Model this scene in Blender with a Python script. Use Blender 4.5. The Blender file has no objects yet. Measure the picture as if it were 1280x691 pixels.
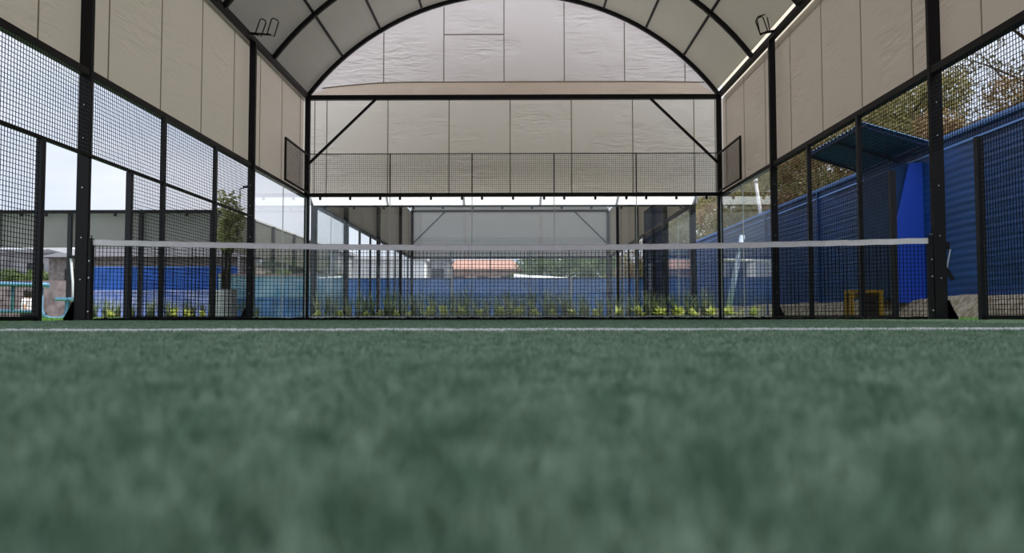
import bpy, math, random
import numpy as np
from mathutils import Vector, Matrix
PI = math.pi
random.seed(7); rng = np.random.default_rng(7)
scene = bpy.context.scene
col = scene.collection

# ------------------------------------------------------------------ camera, light, exposure
CAMY = -9.61
cam = bpy.data.cameras.new('camera'); cam_o = bpy.data.objects.new('camera', cam); col.objects.link(cam_o)
cam.sensor_width = 36; cam.lens = 1012/1280*36
cam.clip_start = 0.02; cam.clip_end = 500
cam_o.location = (0.093, CAMY, 0.058)
cam_o.rotation_euler = (math.radians(92.8), math.radians(0.08), math.radians(0.36))
cam.dof.use_dof = True; cam.dof.focus_distance = 9.0; cam.dof.aperture_fstop = 5.2
scene.camera = cam_o
scene.view_settings.view_transform = 'Standard'; scene.view_settings.look = 'None'
scene.view_settings.gamma = 1; scene.view_settings.use_curve_mapping = False
scene.view_settings.exposure = 0.15
scene.cycles.transparent_max_bounces = 32
scene.cycles.max_bounces = 10
scene.cycles.diffuse_bounces = 5

world = bpy.data.worlds.new('sky'); scene.world = world; world.use_nodes = True
nt = world.node_tree; nt.nodes.clear()
out = nt.nodes.new('ShaderNodeOutputWorld'); bg = nt.nodes.new('ShaderNodeBackground')
tc = nt.nodes.new('ShaderNodeTexCoord'); mp = nt.nodes.new('ShaderNodeMapping'); mp.inputs['Scale'].default_value = (1, 1, 3.5)
nz = nt.nodes.new('ShaderNodeTexNoise'); nz.inputs['Scale'].default_value = 2.2; nz.inputs['Detail'].default_value = 5
cr = nt.nodes.new('ShaderNodeValToRGB')
cr.color_ramp.elements[0].position = .38; cr.color_ramp.elements[0].color = (.62, .70, .86, 1)
cr.color_ramp.elements[1].position = .6; cr.color_ramp.elements[1].color = (.84, .87, .96, 1)
nt.links.new(tc.outputs['Generated'], mp.inputs['Vector']); nt.links.new(mp.outputs[0], nz.inputs['Vector'])
nt.links.new(nz.outputs['Fac'], cr.inputs['Fac']); nt.links.new(cr.outputs[0], bg.inputs['Color'])
# an overcast-like sky: brighter towards the zenith
sx = nt.nodes.new('ShaderNodeSeparateXYZ'); nt.links.new(tc.outputs['Generated'], sx.inputs[0])
mr = nt.nodes.new('ShaderNodeMapRange'); mr.inputs['From Min'].default_value = .30; mr.inputs['From Max'].default_value = .95
mr.inputs['To Min'].default_value = 1.07; mr.inputs['To Max'].default_value = 2.0
nt.links.new(sx.outputs['Z'], mr.inputs['Value']); nt.links.new(mr.outputs[0], bg.inputs['Strength'])
bg.inputs['Strength'].default_value = 1.22
nt.links.new(bg.outputs[0], out.inputs['Surface'])

sun = bpy.data.lights.new('sun', 'SUN'); sun_o = bpy.data.objects.new('sun', sun); col.objects.link(sun_o)
sun.energy = 4.2; sun.angle = math.radians(0.6); sun.color = (1, .95, .86)
sd = Vector((-.72, .05, -1.05)).normalized()           # travel direction of the light
sun_o.rotation_euler = sd.to_track_quat('-Z', 'Y').to_euler(); sun_o.location = (12, -8, 18)

# ------------------------------------------------------------------ materials
def newmat(name):
    m = bpy.data.materials.new(name); m.use_nodes = True; m.node_tree.nodes.clear(); return m, m.node_tree
def mat(name, c, rough=.6, metal=0, noise=0, nscale=6, bump=0, bscale=40, c2=None, stretch=(1, 1, 1), spec=.5):
    m, t = newmat(name); N = t.nodes; L = t.links
    o = N.new('ShaderNodeOutputMaterial'); p = N.new('ShaderNodeBsdfPrincipled'); L.new(p.outputs[0], o.inputs[0])
    p.inputs['Base Color'].default_value = (*c, 1); p.inputs['Roughness'].default_value = rough
    p.inputs['Metallic'].default_value = metal; p.inputs['Specular IOR Level'].default_value = spec
    tcn = N.new('ShaderNodeTexCoord'); mpn = N.new('ShaderNodeMapping'); mpn.inputs['Scale'].default_value = stretch
    L.new(tcn.outputs['Object'], mpn.inputs[0])
    if noise or c2:
        n = N.new('ShaderNodeTexNoise'); n.inputs['Scale'].default_value = nscale; n.inputs['Detail'].default_value = 6
        L.new(mpn.outputs[0], n.inputs['Vector'])
        r = N.new('ShaderNodeValToRGB'); r.color_ramp.elements[0].position = .35; r.color_ramp.elements[1].position = .65
        k = c2 if c2 else tuple(min(1, x*(1+noise)) for x in c)
        k0 = c if c2 else tuple(x*(1-noise) for x in c)
        r.color_ramp.elements[0].color = (*k0, 1); r.color_ramp.elements[1].color = (*k, 1)
        L.new(n.outputs['Fac'], r.inputs['Fac']); L.new(r.outputs[0], p.inputs['Base Color'])
    if bump:
        n = N.new('ShaderNodeTexNoise'); n.inputs['Scale'].default_value = bscale; n.inputs['Detail'].default_value = 4
        L.new(mpn.outputs[0], n.inputs['Vector'])
        b = N.new('ShaderNodeBump'); b.inputs['Strength'].default_value = bump; b.inputs['Distance'].default_value = .02
        L.new(n.outputs['Fac'], b.inputs['Height']); L.new(b.outputs[0], p.inputs['Normal'])
    return m
def tarp(name, c, trans, transc=None, stretch=(.8, .8, 4), bump=.5, mscale=.9, wscale=2.5):
    m, t = newmat(name); N = t.nodes; L = t.links
    o = N.new('ShaderNodeOutputMaterial'); mix = N.new('ShaderNodeMixShader'); mix.inputs[0].default_value = trans
    p = N.new('ShaderNodeBsdfPrincipled'); p.inputs['Base Color'].default_value = (*c, 1); p.inputs['Roughness'].default_value = .42
    p.inputs['Specular IOR Level'].default_value = .35
    tr = N.new('ShaderNodeBsdfTranslucent'); tr.inputs[0].default_value = (*(transc or c), 1)
    L.new(p.outputs[0], mix.inputs[1]); L.new(tr.outputs[0], mix.inputs[2]); L.new(mix.outputs[0], o.inputs[0])
    tcn = N.new('ShaderNodeTexCoord'); mpn = N.new('ShaderNodeMapping'); mpn.inputs['Scale'].default_value = stretch
    L.new(tcn.outputs['Object'], mpn.inputs[0])
    n = N.new('ShaderNodeTexNoise'); n.inputs['Scale'].default_value = wscale; n.inputs['Detail'].default_value = 3; n.inputs['Distortion'].default_value = .6
    L.new(mpn.outputs[0], n.inputs['Vector'])
    n2 = N.new('ShaderNodeTexNoise'); n2.inputs['Scale'].default_value = mscale; L.new(tcn.outputs['Object'], n2.inputs['Vector'])
    r = N.new('ShaderNodeValToRGB'); r.color_ramp.elements[0].position = .44; r.color_ramp.elements[1].position = .64
    L.new(n2.outputs['Fac'], r.inputs[0])
    mu = N.new('ShaderNodeMath'); mu.operation = 'MULTIPLY'; L.new(n.outputs['Fac'], mu.inputs[0]); L.new(r.outputs[0], mu.inputs[1])
    b = N.new('ShaderNodeBump'); b.inputs['Strength'].default_value = bump; b.inputs['Distance'].default_value = .085
    L.new(mu.outputs[0], b.inputs['Height']); L.new(b.outputs[0], p.inputs['Normal']); L.new(b.outputs[0], tr.inputs['Normal'])
    return m
def leafmat(name, c, c2, trans=.35, ns=3.0):
    m, t = newmat(name); N = t.nodes; L = t.links
    o = N.new('ShaderNodeOutputMaterial'); mix = N.new('ShaderNodeMixShader'); mix.inputs[0].default_value = trans
    d = N.new('ShaderNodeBsdfPrincipled'); d.inputs['Roughness'].default_value = .55
    tr = N.new('ShaderNodeBsdfTranslucent')
    tcn = N.new('ShaderNodeTexCoord'); n = N.new('ShaderNodeTexNoise'); n.inputs['Scale'].default_value = ns; n.inputs['Detail'].default_value = 6
    L.new(tcn.outputs['Object'], n.inputs['Vector'])
    r = N.new('ShaderNodeValToRGB'); r.color_ramp.elements[0].position = .38; r.color_ramp.elements[1].position = .62
    r.color_ramp.elements[0].color = (*c, 1); r.color_ramp.elements[1].color = (*c2, 1)
    L.new(n.outputs['Fac'], r.inputs[0]); L.new(r.outputs[0], d.inputs['Base Color']); L.new(r.outputs[0], tr.inputs[0])
    L.new(d.outputs[0], mix.inputs[1]); L.new(tr.outputs[0], mix.inputs[2]); L.new(mix.outputs[0], o.inputs[0])
    return m
def glassmat(name, tint, refl=1.0):
    m, t = newmat(name); N = t.nodes; L = t.links
    o = N.new('ShaderNodeOutputMaterial'); mix = N.new('ShaderNodeMixShader')
    tr = N.new('ShaderNodeBsdfTransparent'); tr.inputs[0].default_value = (*tint, 1)
    g = N.new('ShaderNodeBsdfGlossy'); g.inputs['Roughness'].default_value = .02; g.inputs[0].default_value = (.95, 1, 1, 1)
    f = N.new('ShaderNodeFresnel'); f.inputs['IOR'].default_value = 1.45
    ge = N.new('ShaderNodeNewGeometry'); io = N.new('ShaderNodeMath'); io.operation = 'MULTIPLY_ADD'
    io.inputs[1].default_value = 1/1.45-1.45; io.inputs[2].default_value = 1.45; L.new(ge.outputs['Backfacing'], io.inputs[0]); L.new(io.outputs[0], f.inputs['IOR'])
    mu = N.new('ShaderNodeMath'); mu.operation = 'MULTIPLY'; mu.inputs[1].default_value = refl
    L.new(f.outputs[0], mu.inputs[0]); L.new(mu.outputs[0], mix.inputs[0])
    L.new(tr.outputs[0], mix.inputs[1]); L.new(g.outputs[0], mix.inputs[2]); L.new(mix.outputs[0], o.inputs[0])
    return m

STEEL = mat('black painted steel', (.007, .006, .0075), .5, noise=.15, nscale=9, spec=.22)
STEEL2 = mat('charcoal painted steel', (.016, .016, .020), .45, spec=.3)
WIRE = mat('black coated wire', (.006, .006, .0065), .6, spec=.15)
NETM = mat('black net cord', (.006, .006, .007), .8, spec=.1)
TAPE = mat('white net tape', (.88, .83, .86), .7, noise=.04, nscale=14, bump=.3, bscale=30)
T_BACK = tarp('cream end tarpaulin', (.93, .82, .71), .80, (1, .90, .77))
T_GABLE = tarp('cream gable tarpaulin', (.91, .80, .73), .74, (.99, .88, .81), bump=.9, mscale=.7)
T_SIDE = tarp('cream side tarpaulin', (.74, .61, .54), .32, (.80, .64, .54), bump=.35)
T_RIGHT = tarp('shaded cream side tarpaulin', (.54, .47, .41), .21, (.58, .49, .42), bump=.35)  # same cream cloth as the left wall, shade of the right side in its colour
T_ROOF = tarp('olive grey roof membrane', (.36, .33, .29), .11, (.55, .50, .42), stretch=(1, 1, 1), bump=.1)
SEAM = mat('olive seam stitching', (.40, .33, .22), .8)
T_WHITE = tarp('pale valance fabric', (.88, .82, .72), .5, (.95, .86, .72), bump=0)
GLASS = glassmat('tempered court glass', (.965, .975, .975), .8)
GEDGE = mat('polished glass edge', (.62, .68, .66), .3)
SOIL = mat('garden soil', (.10, .08, .06), .95, noise=.4, nscale=12)
KERB = mat('pale concrete kerb', (.62, .62, .60), .8, noise=.1, nscale=8)
BLUE_W = mat('blue painted wall sheet', (.004, .055, .22), .5, noise=.18, nscale=1.6, bump=.15, bscale=7, stretch=(1, .6, 2.4))
BLUE_C = mat('blue painted coping', (.10, .24, .62), .5)
BLUE_A = mat('blue canopy sheet', (.018, .12, .32), .4)
BLUE_F = mat('bright blue fin sheet', (.018, .085, .62), .45)
BLUE_D = mat('dark blue windscreen cloth', (.010, .035, .12), .8)
BLUE_L = mat('cobalt painted wall', (.03, .13, .46), .7, noise=.2, nscale=2)
SKYB = mat('light blue painted metal', (.13, .30, .50), .5)
PALEB = mat('pale blue painted pole', (.60, .74, .95), .5)
TURQ = mat('turquoise painted wall', (.16, .40, .46), .7, c2=(.42, .62, .64), nscale=1.7)
YELL = mat('ochre painted wood', (.55, .30, .03), .6)
GREYW = mat('grey render wall', (.26, .26, .27), .9, noise=.35, nscale=1.3)
PALEW = mat('white render wall', (.80, .79, .78), .8, noise=.06, nscale=2)
TERRA = mat('terracotta roof tile', (.42, .22, .16), .85, noise=.3, nscale=5, stretch=(8, 1, 1))
WINDSC = mat('grey windscreen mesh cloth', (.22, .22, .21), .9, noise=.12, nscale=.8)
OLIVE = mat('olive grey wall sheet', (.13, .13, .115), .8, noise=.1)
PLASTER = mat('white ribbed plastic', (.90, .91, .94), .5)
BARK = mat('grey brown bark', (.11, .085, .06), .9, noise=.3, nscale=10, bump=.5)
BANK = mat('dry stony earth bank', (.20, .16, .10), .95, c2=(.42, .38, .31), nscale=9, bump=.9, bscale=14)
HILL = mat('dry scrub hillside', (.06, .06, .02), .95, c2=(.22, .15, .07), nscale=2.2, bump=1, bscale=6)
L_DARK = leafmat('olive foliage', (.17, .16, .06), (.46, .41, .18))
L_BROWN = leafmat('dry brown foliage', (.20, .13, .06), (.46, .33, .17))
L_GREEN = leafmat('green foliage', (.07, .13, .035), (.20, .27, .09))
L_GRASS = leafmat('long grass blades', (.09, .15, .06), (.38, .44, .26))
L_YEL = leafmat('yellow green leaves', (.50, .58, .12), (.80, .84, .32))
LAWN = leafmat('bright artificial grass', (.20, .40, .08), (.32, .55, .14), .3)
TURFB = mat('green turf backing', (.05, .095, .06), .95, noise=.15, nscale=4)
TURF = leafmat('green turf fibre', (.11, .215, .125), (.34, .465, .325), .4, 38)
LINE = leafmat('white turf fibre', (.93, .94, .93), (.97, .97, .97), .45)
GROUND = mat('green lawn ground', (.15, .32, .07), .95, noise=.2, nscale=2)
SKIN = mat('skin', (.55, .33, .24), .6); HAIR = mat('dark hair', (.015, .012, .012), .6)
SHIRT = mat('white shirt cotton', (.85, .82, .82), .8); TROUS = mat('black trouser cloth', (.015, .015, .018), .8)
STEELG = mat('galvanised metal', (.5, .5, .52), .35, metal=.7)

# ------------------------------------------------------------------ helpers
class MB:
    def __init__(s): s.v = []; s.f = []; s.m = []
    def face(s, pts, mi=0):
        i = len(s.v); s.v += [tuple(p) for p in pts]; s.f.append(tuple(range(i, i+len(pts)))); s.m.append(mi)
    def hexa(s, P, mi=0):   # 8 points: bottom 4 then top 4
        i = len(s.v); s.v += [tuple(p) for p in P]
        for q in ((3, 2, 1, 0), (4, 5, 6, 7), (0, 1, 5, 4), (1, 2, 6, 5), (2, 3, 7, 6), (3, 0, 4, 7)):
            s.f.append(tuple(i+k for k in q)); s.m.append(mi)
        return s
    def box(s, x0, x1, y0, y1, z0, z1, mi=0):
        return s.hexa([(x0, y0, z0), (x1, y0, z0), (x1, y1, z0), (x0, y1, z0), (x0, y0, z1), (x1, y0, z1), (x1, y1, z1), (x0, y1, z1)], mi)
    def bar(s, a, b, w, h=None, mi=0):
        a = Vector(a); b = Vector(b); d = (b-a).normalized(); h = h or w
        up = Vector((0, 0, 1)) if abs(d.z) < .95 else Vector((0, 1, 0))
        u = d.cross(up).normalized()*w/2; v = d.cross(u).normalized()*h/2
        return s.hexa([a-u-v, a+u-v, a+u+v, a-u+v, b-u-v, b+u-v, b+u+v, b-u+v], mi)
    def tube(s, pts, r, n=8, mi=0, cap=True):
        pts = [Vector(p) for p in pts]; R = r if isinstance(r, (list, tuple)) else [r]*len(pts)
        i0 = len(s.v); u = None
        for k, p in enumerate(pts):
            d = (pts[min(k+1, len(pts)-1)]-pts[max(k-1, 0)]).normalized()
            if u is None:
                u = d.cross(Vector((0, 0, 1)) if abs(d.z) < .9 else Vector((1, 0, 0))).normalized()
            else: u = (u-d*u.dot(d)).normalized()
            w = d.cross(u)
            for j in range(n):
                a = 2*PI*j/n; s.v.append(tuple(p+(u*math.cos(a)+w*math.sin(a))*R[k]))
        for k in range(len(pts)-1):
            for j in range(n):
                a = i0+k*n+j; b = i0+k*n+(j+1) % n
                s.f.append((a, b, b+n, a+n)); s.m.append(mi)
        if cap:
            s.f.append(tuple(i0+j for j in range(n))[::-1]); s.m.append(mi)
            s.f.append(tuple(i0+(len(pts)-1)*n+j for j in range(n))); s.m.append(mi)
        return s
    def lathe(s, c, prof, n=24, mi=0):
        i0 = len(s.v)
        for (r, z) in prof:
            for j in range(n):
                a = 2*PI*j/n; s.v.append((c[0]+r*math.cos(a), c[1]+r*math.sin(a), c[2]+z))
        for k in range(len(prof)-1):
            for j in range(n):
                a = i0+k*n+j; b = i0+k*n+(j+1) % n
                s.f.append((a, b, b+n, a+n)); s.m.append(mi)
        return s
    def build(s, name, m, parent=None, smooth=False, origin=None):
        me = bpy.data.meshes.new(name)
        v = s.v
        if origin is not None:
            v = [(p[0]-origin[0], p[1]-origin[1], p[2]-origin[2]) for p in v]
        me.from_pydata(v, [], s.f)
        for mm in (m if isinstance(m, (list, tuple)) else [m]): me.materials.append(mm)
        me.polygons.foreach_set('material_index', s.m)
        if smooth: me.polygons.foreach_set('use_smooth', [True]*len(s.f))
        me.update()
        o = bpy.data.objects.new(name, me); col.objects.link(o)
        if origin is not None: o.location = origin
        if parent is not None:
            o.parent = parent
        return o
def np_mesh(name, V, F, m, parent=None, smooth=False):
    me = bpy.data.meshes.new(name); nf, k = F.shape
    me.vertices.add(len(V)); me.vertices.foreach_set('co', V.astype(np.float32).ravel())
    me.loops.add(nf*k); me.loops.foreach_set('vertex_index', F.astype(np.int32).ravel())
    me.polygons.add(nf); me.polygons.foreach_set('loop_start', np.arange(0, nf*k, k, dtype=np.int32))
    me.polygons.foreach_set('loop_total', np.full(nf, k, dtype=np.int32))
    me.materials.append(m); me.update(calc_edges=True)
    o = bpy.data.objects.new(name, me); col.objects.link(o)
    if parent is not None: o.parent = parent
    return o
def tag(o, label=None, cat=None, group=None, kind=None):
    if label: o['label'] = label
    if cat: o['category'] = cat
    if group: o['group'] = group
    if kind: o['kind'] = kind
    return o
def empty(name, loc, label=None, cat=None, group=None, rz=0, kind=None):
    o = bpy.data.objects.new(name, None); col.objects.link(o); o.location = loc; o.rotation_euler = (0, 0, rz)
    o.empty_display_size = .1
    return tag(o, label, cat, group, kind)
def part(mb, name, m, parent, smooth=False):       # geometry given in world space, parent at its base
    return mb_local(mb, name, m, parent, smooth)
def mb_local(mb, name, m, parent, smooth=False):
    L = Vector((0, 0, 0)); p = parent
    while p is not None: L = L+Vector(p.location); p = p.parent
    mb.v = [(q[0]-L[0], q[1]-L[1], q[2]-L[2]) for q in mb.v]
    return mb.build(name, m, parent, smooth)
def copy_tree(o, parent=None):
    c = o.copy(); col.objects.link(c)
    if parent is not None: c.parent = parent
    for ch in list(o.children): copy_tree(ch, c)
    return c
def wires(mb, o, u, lu, v, lv, pu, pv, w):
    """grid of wires on the plane o + a*u + b*v"""
    o = Vector(o); u = Vector(u); v = Vector(v); n = u.cross(v)*w*.5
    k = int(round(lu/pu))
    for i in range(k+1):
        p = o+u*(lu*i/k); mb.bar(p-n, p-n+v*lv, w)
    k = int(round(lv/pv))
    for i in range(k+1):
        p = o+v*(lv*i/k); mb.bar(p+n, p+n+u*lu, w)
    return mb
ORD = ['first', 'second', 'third', 'fourth', 'fifth', 'sixth', 'seventh', 'eighth', 'ninth', 'tenth', 'eleventh', 'twelfth']

# ------------------------------------------------------------------ ground
g = MB().box(-60, 60, -30, 110, -.2, -.012)
tag(g.build('floor', mat('grey concrete ground', (.26, .25, .24), .9, noise=.15, nscale=1.5)), kind='structure')
g = MB().box(-5.2, 5.2, -10.15, 10.15, -.011, 0)
tag(g.build('floor', TURFB), kind='structure')

# turf fibres: dense real blades where the low camera sees them
def blades(n, yr, wfun, hgt, wid, lean, ymask=None):
    y = rng.uniform(yr[0], yr[1], n*2)
    hw = wfun(y); x = rng.uniform(-1, 1, n*2)
    keep = rng.uniform(0, 1, n*2) < hw/hw.max()
    y = y[keep]; x = (x*hw.max())[keep]
    ok = np.abs(x) <= hw[keep]
    return x, y
def blade_mesh(name, x, y, h, w, lean, m, nseg=2, z0=0.0, clump=1.0):
    n = len(x); a = rng.uniform(0, 2*PI, n); b = rng.uniform(0, 2*PI, n)
    hh = h*rng.uniform(.7, 1.25, n)
    # low frequency clumping of the pile
    cl = np.sin(x*23+3*np.sin(y*17))*np.sin(y*29+2*np.sin(x*13)); c2 = np.sin(x*171+4*np.sin(y*93))*np.sin(y*143+4*np.sin(x*77)); c3 = np.sin(x*7.1+2*np.sin(y*5))*np.sin(y*6.3+2*np.sin(x*4))
    hh = hh*(1+clump*(.14*cl+.20*c2+.08*c3))
    ww = w*rng.uniform(.7, 1.3, n)
    dx = np.cos(a)*ww/2; dy = np.sin(a)*ww/2
    lx = np.cos(b)*hh*lean*rng.uniform(.1, 1, n); ly = np.sin(b)*hh*lean*rng.uniform(.1, 1, n)
    if nseg == 2:
        V = np.empty((n, 6, 3))
        V[:, 0] = np.stack([x-dx, y-dy, np.full(n, z0)], 1); V[:, 1] = np.stack([x+dx, y+dy, np.full(n, z0)], 1)
        V[:, 2] = np.stack([x-dx+lx*.35, y-dy+ly*.35, z0+hh*.6], 1); V[:, 3] = np.stack([x+dx+lx*.35, y+dy+ly*.35, z0+hh*.6], 1)
        V[:, 4] = np.stack([x-dx*.4+lx, y-dy*.4+ly, z0+hh], 1); V[:, 5] = np.stack([x+dx*.4+lx, y+dy*.4+ly, z0+hh], 1)
        b0 = (np.arange(n)*6)[:, None]
        F = np.concatenate([b0+np.array([0, 1, 3, 2]), b0+np.array([2, 3, 5, 4])])
    else:
        V = np.empty((n, 4, 3))
        V[:, 0] = np.stack([x-dx, y-dy, np.full(n, z0)], 1); V[:, 1] = np.stack([x+dx, y+dy, np.full(n, z0)], 1)
        V[:, 2] = np.stack([x+dx*.5+lx, y+dy*.5+ly, z0+hh], 1); V[:, 3] = np.stack([x-dx*.5+lx, y-dy*.5+ly, z0+hh], 1)
        F = (np.arange(n)*4)[:, None]+np.array([0, 1, 2, 3])
    return V.reshape(-1, 3), F
LY0, LY1 = -6.985, -6.925
VS = []; FS = []; off = 0; LV = []; LF = []; loff = 0
# (distance range, blades, height, width, segments)
for (d0, d1, n, h, w, ns) in ((.03, .9, 90000, .012, .0011, 2), (.9, 2.2, 170000, .012, .0018, 2), (2.2, 3.6, 170000, .012, .0028, 1),
                              (3.6, 6, 230000, .012, .005, 1), (6, 10.3, 240000, .012, .010, 1)):
    dd = np.linspace(d0, d1, 400); pw = np.minimum(dd*.72+.25, 5.1); d = rng.choice(dd, n, p=pw/pw.sum())+rng.uniform(0, (d1-d0)/399, n)
    x = .093+rng.uniform(-1, 1, n)*np.minimum(d*.72+.25, 5.1)
    x = np.clip(x, -5.1, 5.1); y = CAMY+d
    isl = (y > LY0) & (y < LY1)
    V, F = blade_mesh('t', x[~isl], y[~isl], h, w, .8, TURF, ns)
    if ns == 1:   # unify to quads already
        pass
    VS.append(V); FS.append(F+off); off += len(V)
for (n, ya, yb, w) in ((330000, -10, .3, .010), (170000, .3, 9.95, .016)):
    x = rng.uniform(-5.1, 5.1, n); y = rng.uniform(ya, yb, n)
    keep = ((np.abs(x-.093) > np.minimum((y-CAMY)*.72+.25, 5.1)-.05) | (y < CAMY+.03) | (y > CAMY+10.25)) & ~((y > LY0) & (y < LY1))
    V, F = blade_mesh('t', x[keep], y[keep], .012, w, .8, TURF, 1); VS.append(V); FS.append(F+off); off += len(V)
turf = np_mesh('turf_fibre', np.concatenate(VS), np.concatenate(FS), TURF)
tag(turf, 'short green artificial turf pile covering the padel court floor', 'turf', kind='stuff')
n = 42000
x = rng.uniform(-4.95, 4.95, n); y = rng.uniform(LY0, LY1, n)
V, F = blade_mesh('l', x, y, .0150, .006, .8, LINE, 1, clump=.25)
line = np_mesh('court_line', V, F, LINE)
tag(line, 'white service line running across the green turf in front of the net', 'line', kind='stuff')

# ------------------------------------------------------------------ canopy fabric (setting)
R_ARC = 6.25; ZC = 1.72; EAVE = 5.47
def arc_pt(t, r=R_ARC): return (r*math.sin(t), ZC+r*math.cos(t))
TH = math.asin(5/6.25)
def roof(name, x0, y0, y1, m, n=30):
    mb = MB(); ys = [y0+(y1-y0)*k/14 for k in range(15)]
    for k in range(14):
        for j in range(n):
            t0 = -TH-.03+(TH+.03+.912)*j/n; t1 = -TH-.03+(TH+.03+.912)*(j+1)/n
            a = arc_pt(t0, R_ARC+.09); b = arc_pt(t1, R_ARC+.09)
            mb.face([(x0+a[0], ys[k], a[1]), (x0+a[0], ys[k+1], a[1]), (x0+b[0], ys[k+1], b[1]), (x0+b[0], ys[k], b[1])])
    return tag(mb.build(name, m, smooth=True), kind='structure')
roof('ceiling', 0, -10.2, 10.2, T_ROOF)

def quad_xz(mb, y, xa, xb, za, zb, mi=0): mb.face([(xa, y, za), (xb, y, za), (xb, y, zb), (xa, y, zb)], mi)
# wall_back: tarp between glass top and cross beam, and the gable above
mb = MB(); Y = 10.17
quad_xz(mb, Y, -5.2, 5.2, 2.98, 5.42)
for k in range(-4, 4):
    x = -.07+1.51*k
    if abs(x) < 5.1: mb.box(x-.011, x+.011, Y-.006, Y-.001, 2.98, 5.4, 1)
for x in (-4.9, 4.98): mb.box(x-.01, x+.01, Y-.006, Y-.001, 2.98, 5.4, 1)
tag(mb.build('wall_back', [T_BACK, SEAM]), kind='structure')
mb = MB(); Y = 10.15
N = 40; pts = [(-5.02, 5.42)]
for j in range(N):
    t0 = -TH+2*TH*j/N; t1 = -TH+2*TH*(j+1)/N
    a = arc_pt(t0, R_ARC+.05); b = arc_pt(t1, R_ARC+.05)
    mb.face([(a[0], Y, 5.40), (b[0], Y, 5.40), (b[0], Y, b[1]), (a[0], Y, a[1])])
for k in range(-3, 4):
    x = -.22+1.49*k
    top = ZC+math.sqrt(max(0, (R_ARC)**2-x*x))
    if top > 5.9: mb.box(x-.011, x+.011, Y-.006, Y-.001, 5.83, top, 1)
mb.box(-1.71, -.22, Y-.006, Y-.001, 7.02, 7.045, 1)
# slightly drooping hem band above the cross beam
HN = 24
for j in range(HN):
    xa = -4.72+9.44*j/HN; xb = -4.72+9.44*(j+1)/HN
    f = lambda q: 5.84-.16*max(0, (-q-2.4)/2.4)**2-.03*max(0, (q-3)/2)
    mb.hexa([(xa, Y-.012, f(xa)-.014), (xb, Y-.012, f(xb)-.014), (xb, Y-.002, f(xb)-.014), (xa, Y-.002, f(xa)-.014),
             (xa, Y-.012, f(xa)+.014), (xb, Y-.012, f(xb)+.014), (xb, Y-.002, f(xb)+.014), (xa, Y-.002, f(xa)+.014)], 1)
tag(mb.build('wall_gable', [T_GABLE, SEAM]), kind='structure')
# a second, shorter valance layer hanging over the beam
mb = MB()
for j in range(HN):
    xa = -4.95+9.9*j/HN; xb = -4.95+9.9*(j+1)/HN
    mb.face([(xa, Y-.02, 5.47), (xb, Y-.02, 5.47), (xb, Y-.02-.0*j, min(f(xb)-.02, arc_pt(math.asin(xb/6.25))[1]+.0)), (xa, Y-.02, min(f(xa)-.02, arc_pt(math.asin(xa/6.25))[1]))])
tag(mb.build('trim_1', T_BACK), kind='structure')
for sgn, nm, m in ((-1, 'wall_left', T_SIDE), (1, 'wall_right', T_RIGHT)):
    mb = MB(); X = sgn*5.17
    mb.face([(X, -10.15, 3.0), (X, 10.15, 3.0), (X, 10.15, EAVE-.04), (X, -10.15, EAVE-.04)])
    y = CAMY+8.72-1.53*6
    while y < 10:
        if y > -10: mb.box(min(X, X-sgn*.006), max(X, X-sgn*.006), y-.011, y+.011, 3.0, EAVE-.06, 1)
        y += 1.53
    o = mb.build(nm, [m, SEAM if sgn < 0 else mat('right wall seam stitching', (.44, .38, .31), .8)]); tag(o, kind='structure')
# pale flap glimpsed between the right eave beam and the roof
mb = MB(); mb.face([(5.20, -10, 5.30), (5.20, 10.1, 5.30), (5.13, 10.1, 5.78), (5.13, -10, 5.78)])
tag(mb.build('trim_2', T_WHITE), kind='structure')
# ------------------------------------------------------------------ steel frame
def column(x, y, sgn, label, h=EAVE-.02, w=.15, gus=.12):
    dp = .06 if y == 0 else w*.7
    t = empty('steel_column', (x, y, 0), label, 'column')
    part(MB().box(x-w/2, x+w/2, y-dp/2, y+dp/2, 0.01, h), 'post', STEEL, t)
    part(MB().box(x-w/2-.03+min(0, sgn*gus), x+w/2+.03+max(0, sgn*gus), y-.12, y+.12, 0, .015), 'base_plate', STEEL, t)
    mb = MB(); x0 = x+sgn*w/2
    if gus:
        mb.hexa([(x0, y-.05, .0), (x0+sgn*gus, y-.05, .0), (x0+sgn*gus, y+.05, .0), (x0, y+.05, .0),
                 (x0, y-.05, .24), (x0+sgn*.01, y-.05, .24), (x0+sgn*.01, y+.05, .24), (x0, y+.05, .24)])
        mb.hexa([(x0, y-.05, .0), (x0+sgn*gus, y-.05, .0), (x0+sgn*gus, y+.05, .0), (x0, y+.05, .0),
                 (x0, y-.05, .22), (x0+sgn*gus*.98, y-.05, .04), (x0+sgn*gus*.98, y+.05, .04), (x0, y+.05, .22)])
        part(mb, 'gusset', STEEL, t)
    for z in (.5, 1.0, 1.6, 2.2, 2.6): part(MB().tube([(x, y-dp/2-.006, z), (x, y-dp/2, z)], .009, 6), 'bolt', STEELG, t)
    pass
    return t
for sgn, sd_ in ((-1, 'left'), (1, 'right')):
    for y, nm in ((-10, f'black steel corner column at the near {sd_} end of the court'), (-6, f'black steel column halfway along the near {sd_} side'),
                  (0, f'thick black steel column at the {sd_} end of the net'),
                  (6, f'black steel column on the {sd_} side where the glass wall begins'),
                  (10, f'black corner column at the far {sd_} corner of the court')):
        column(sgn*(5.10 if y == 0 else 5.07 if abs(y) < 9 else 5.03), y, sgn, nm, w=(.145 if y == 0 else .12), gus=(.11 if abs(y) < 9 else 0.0))

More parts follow.
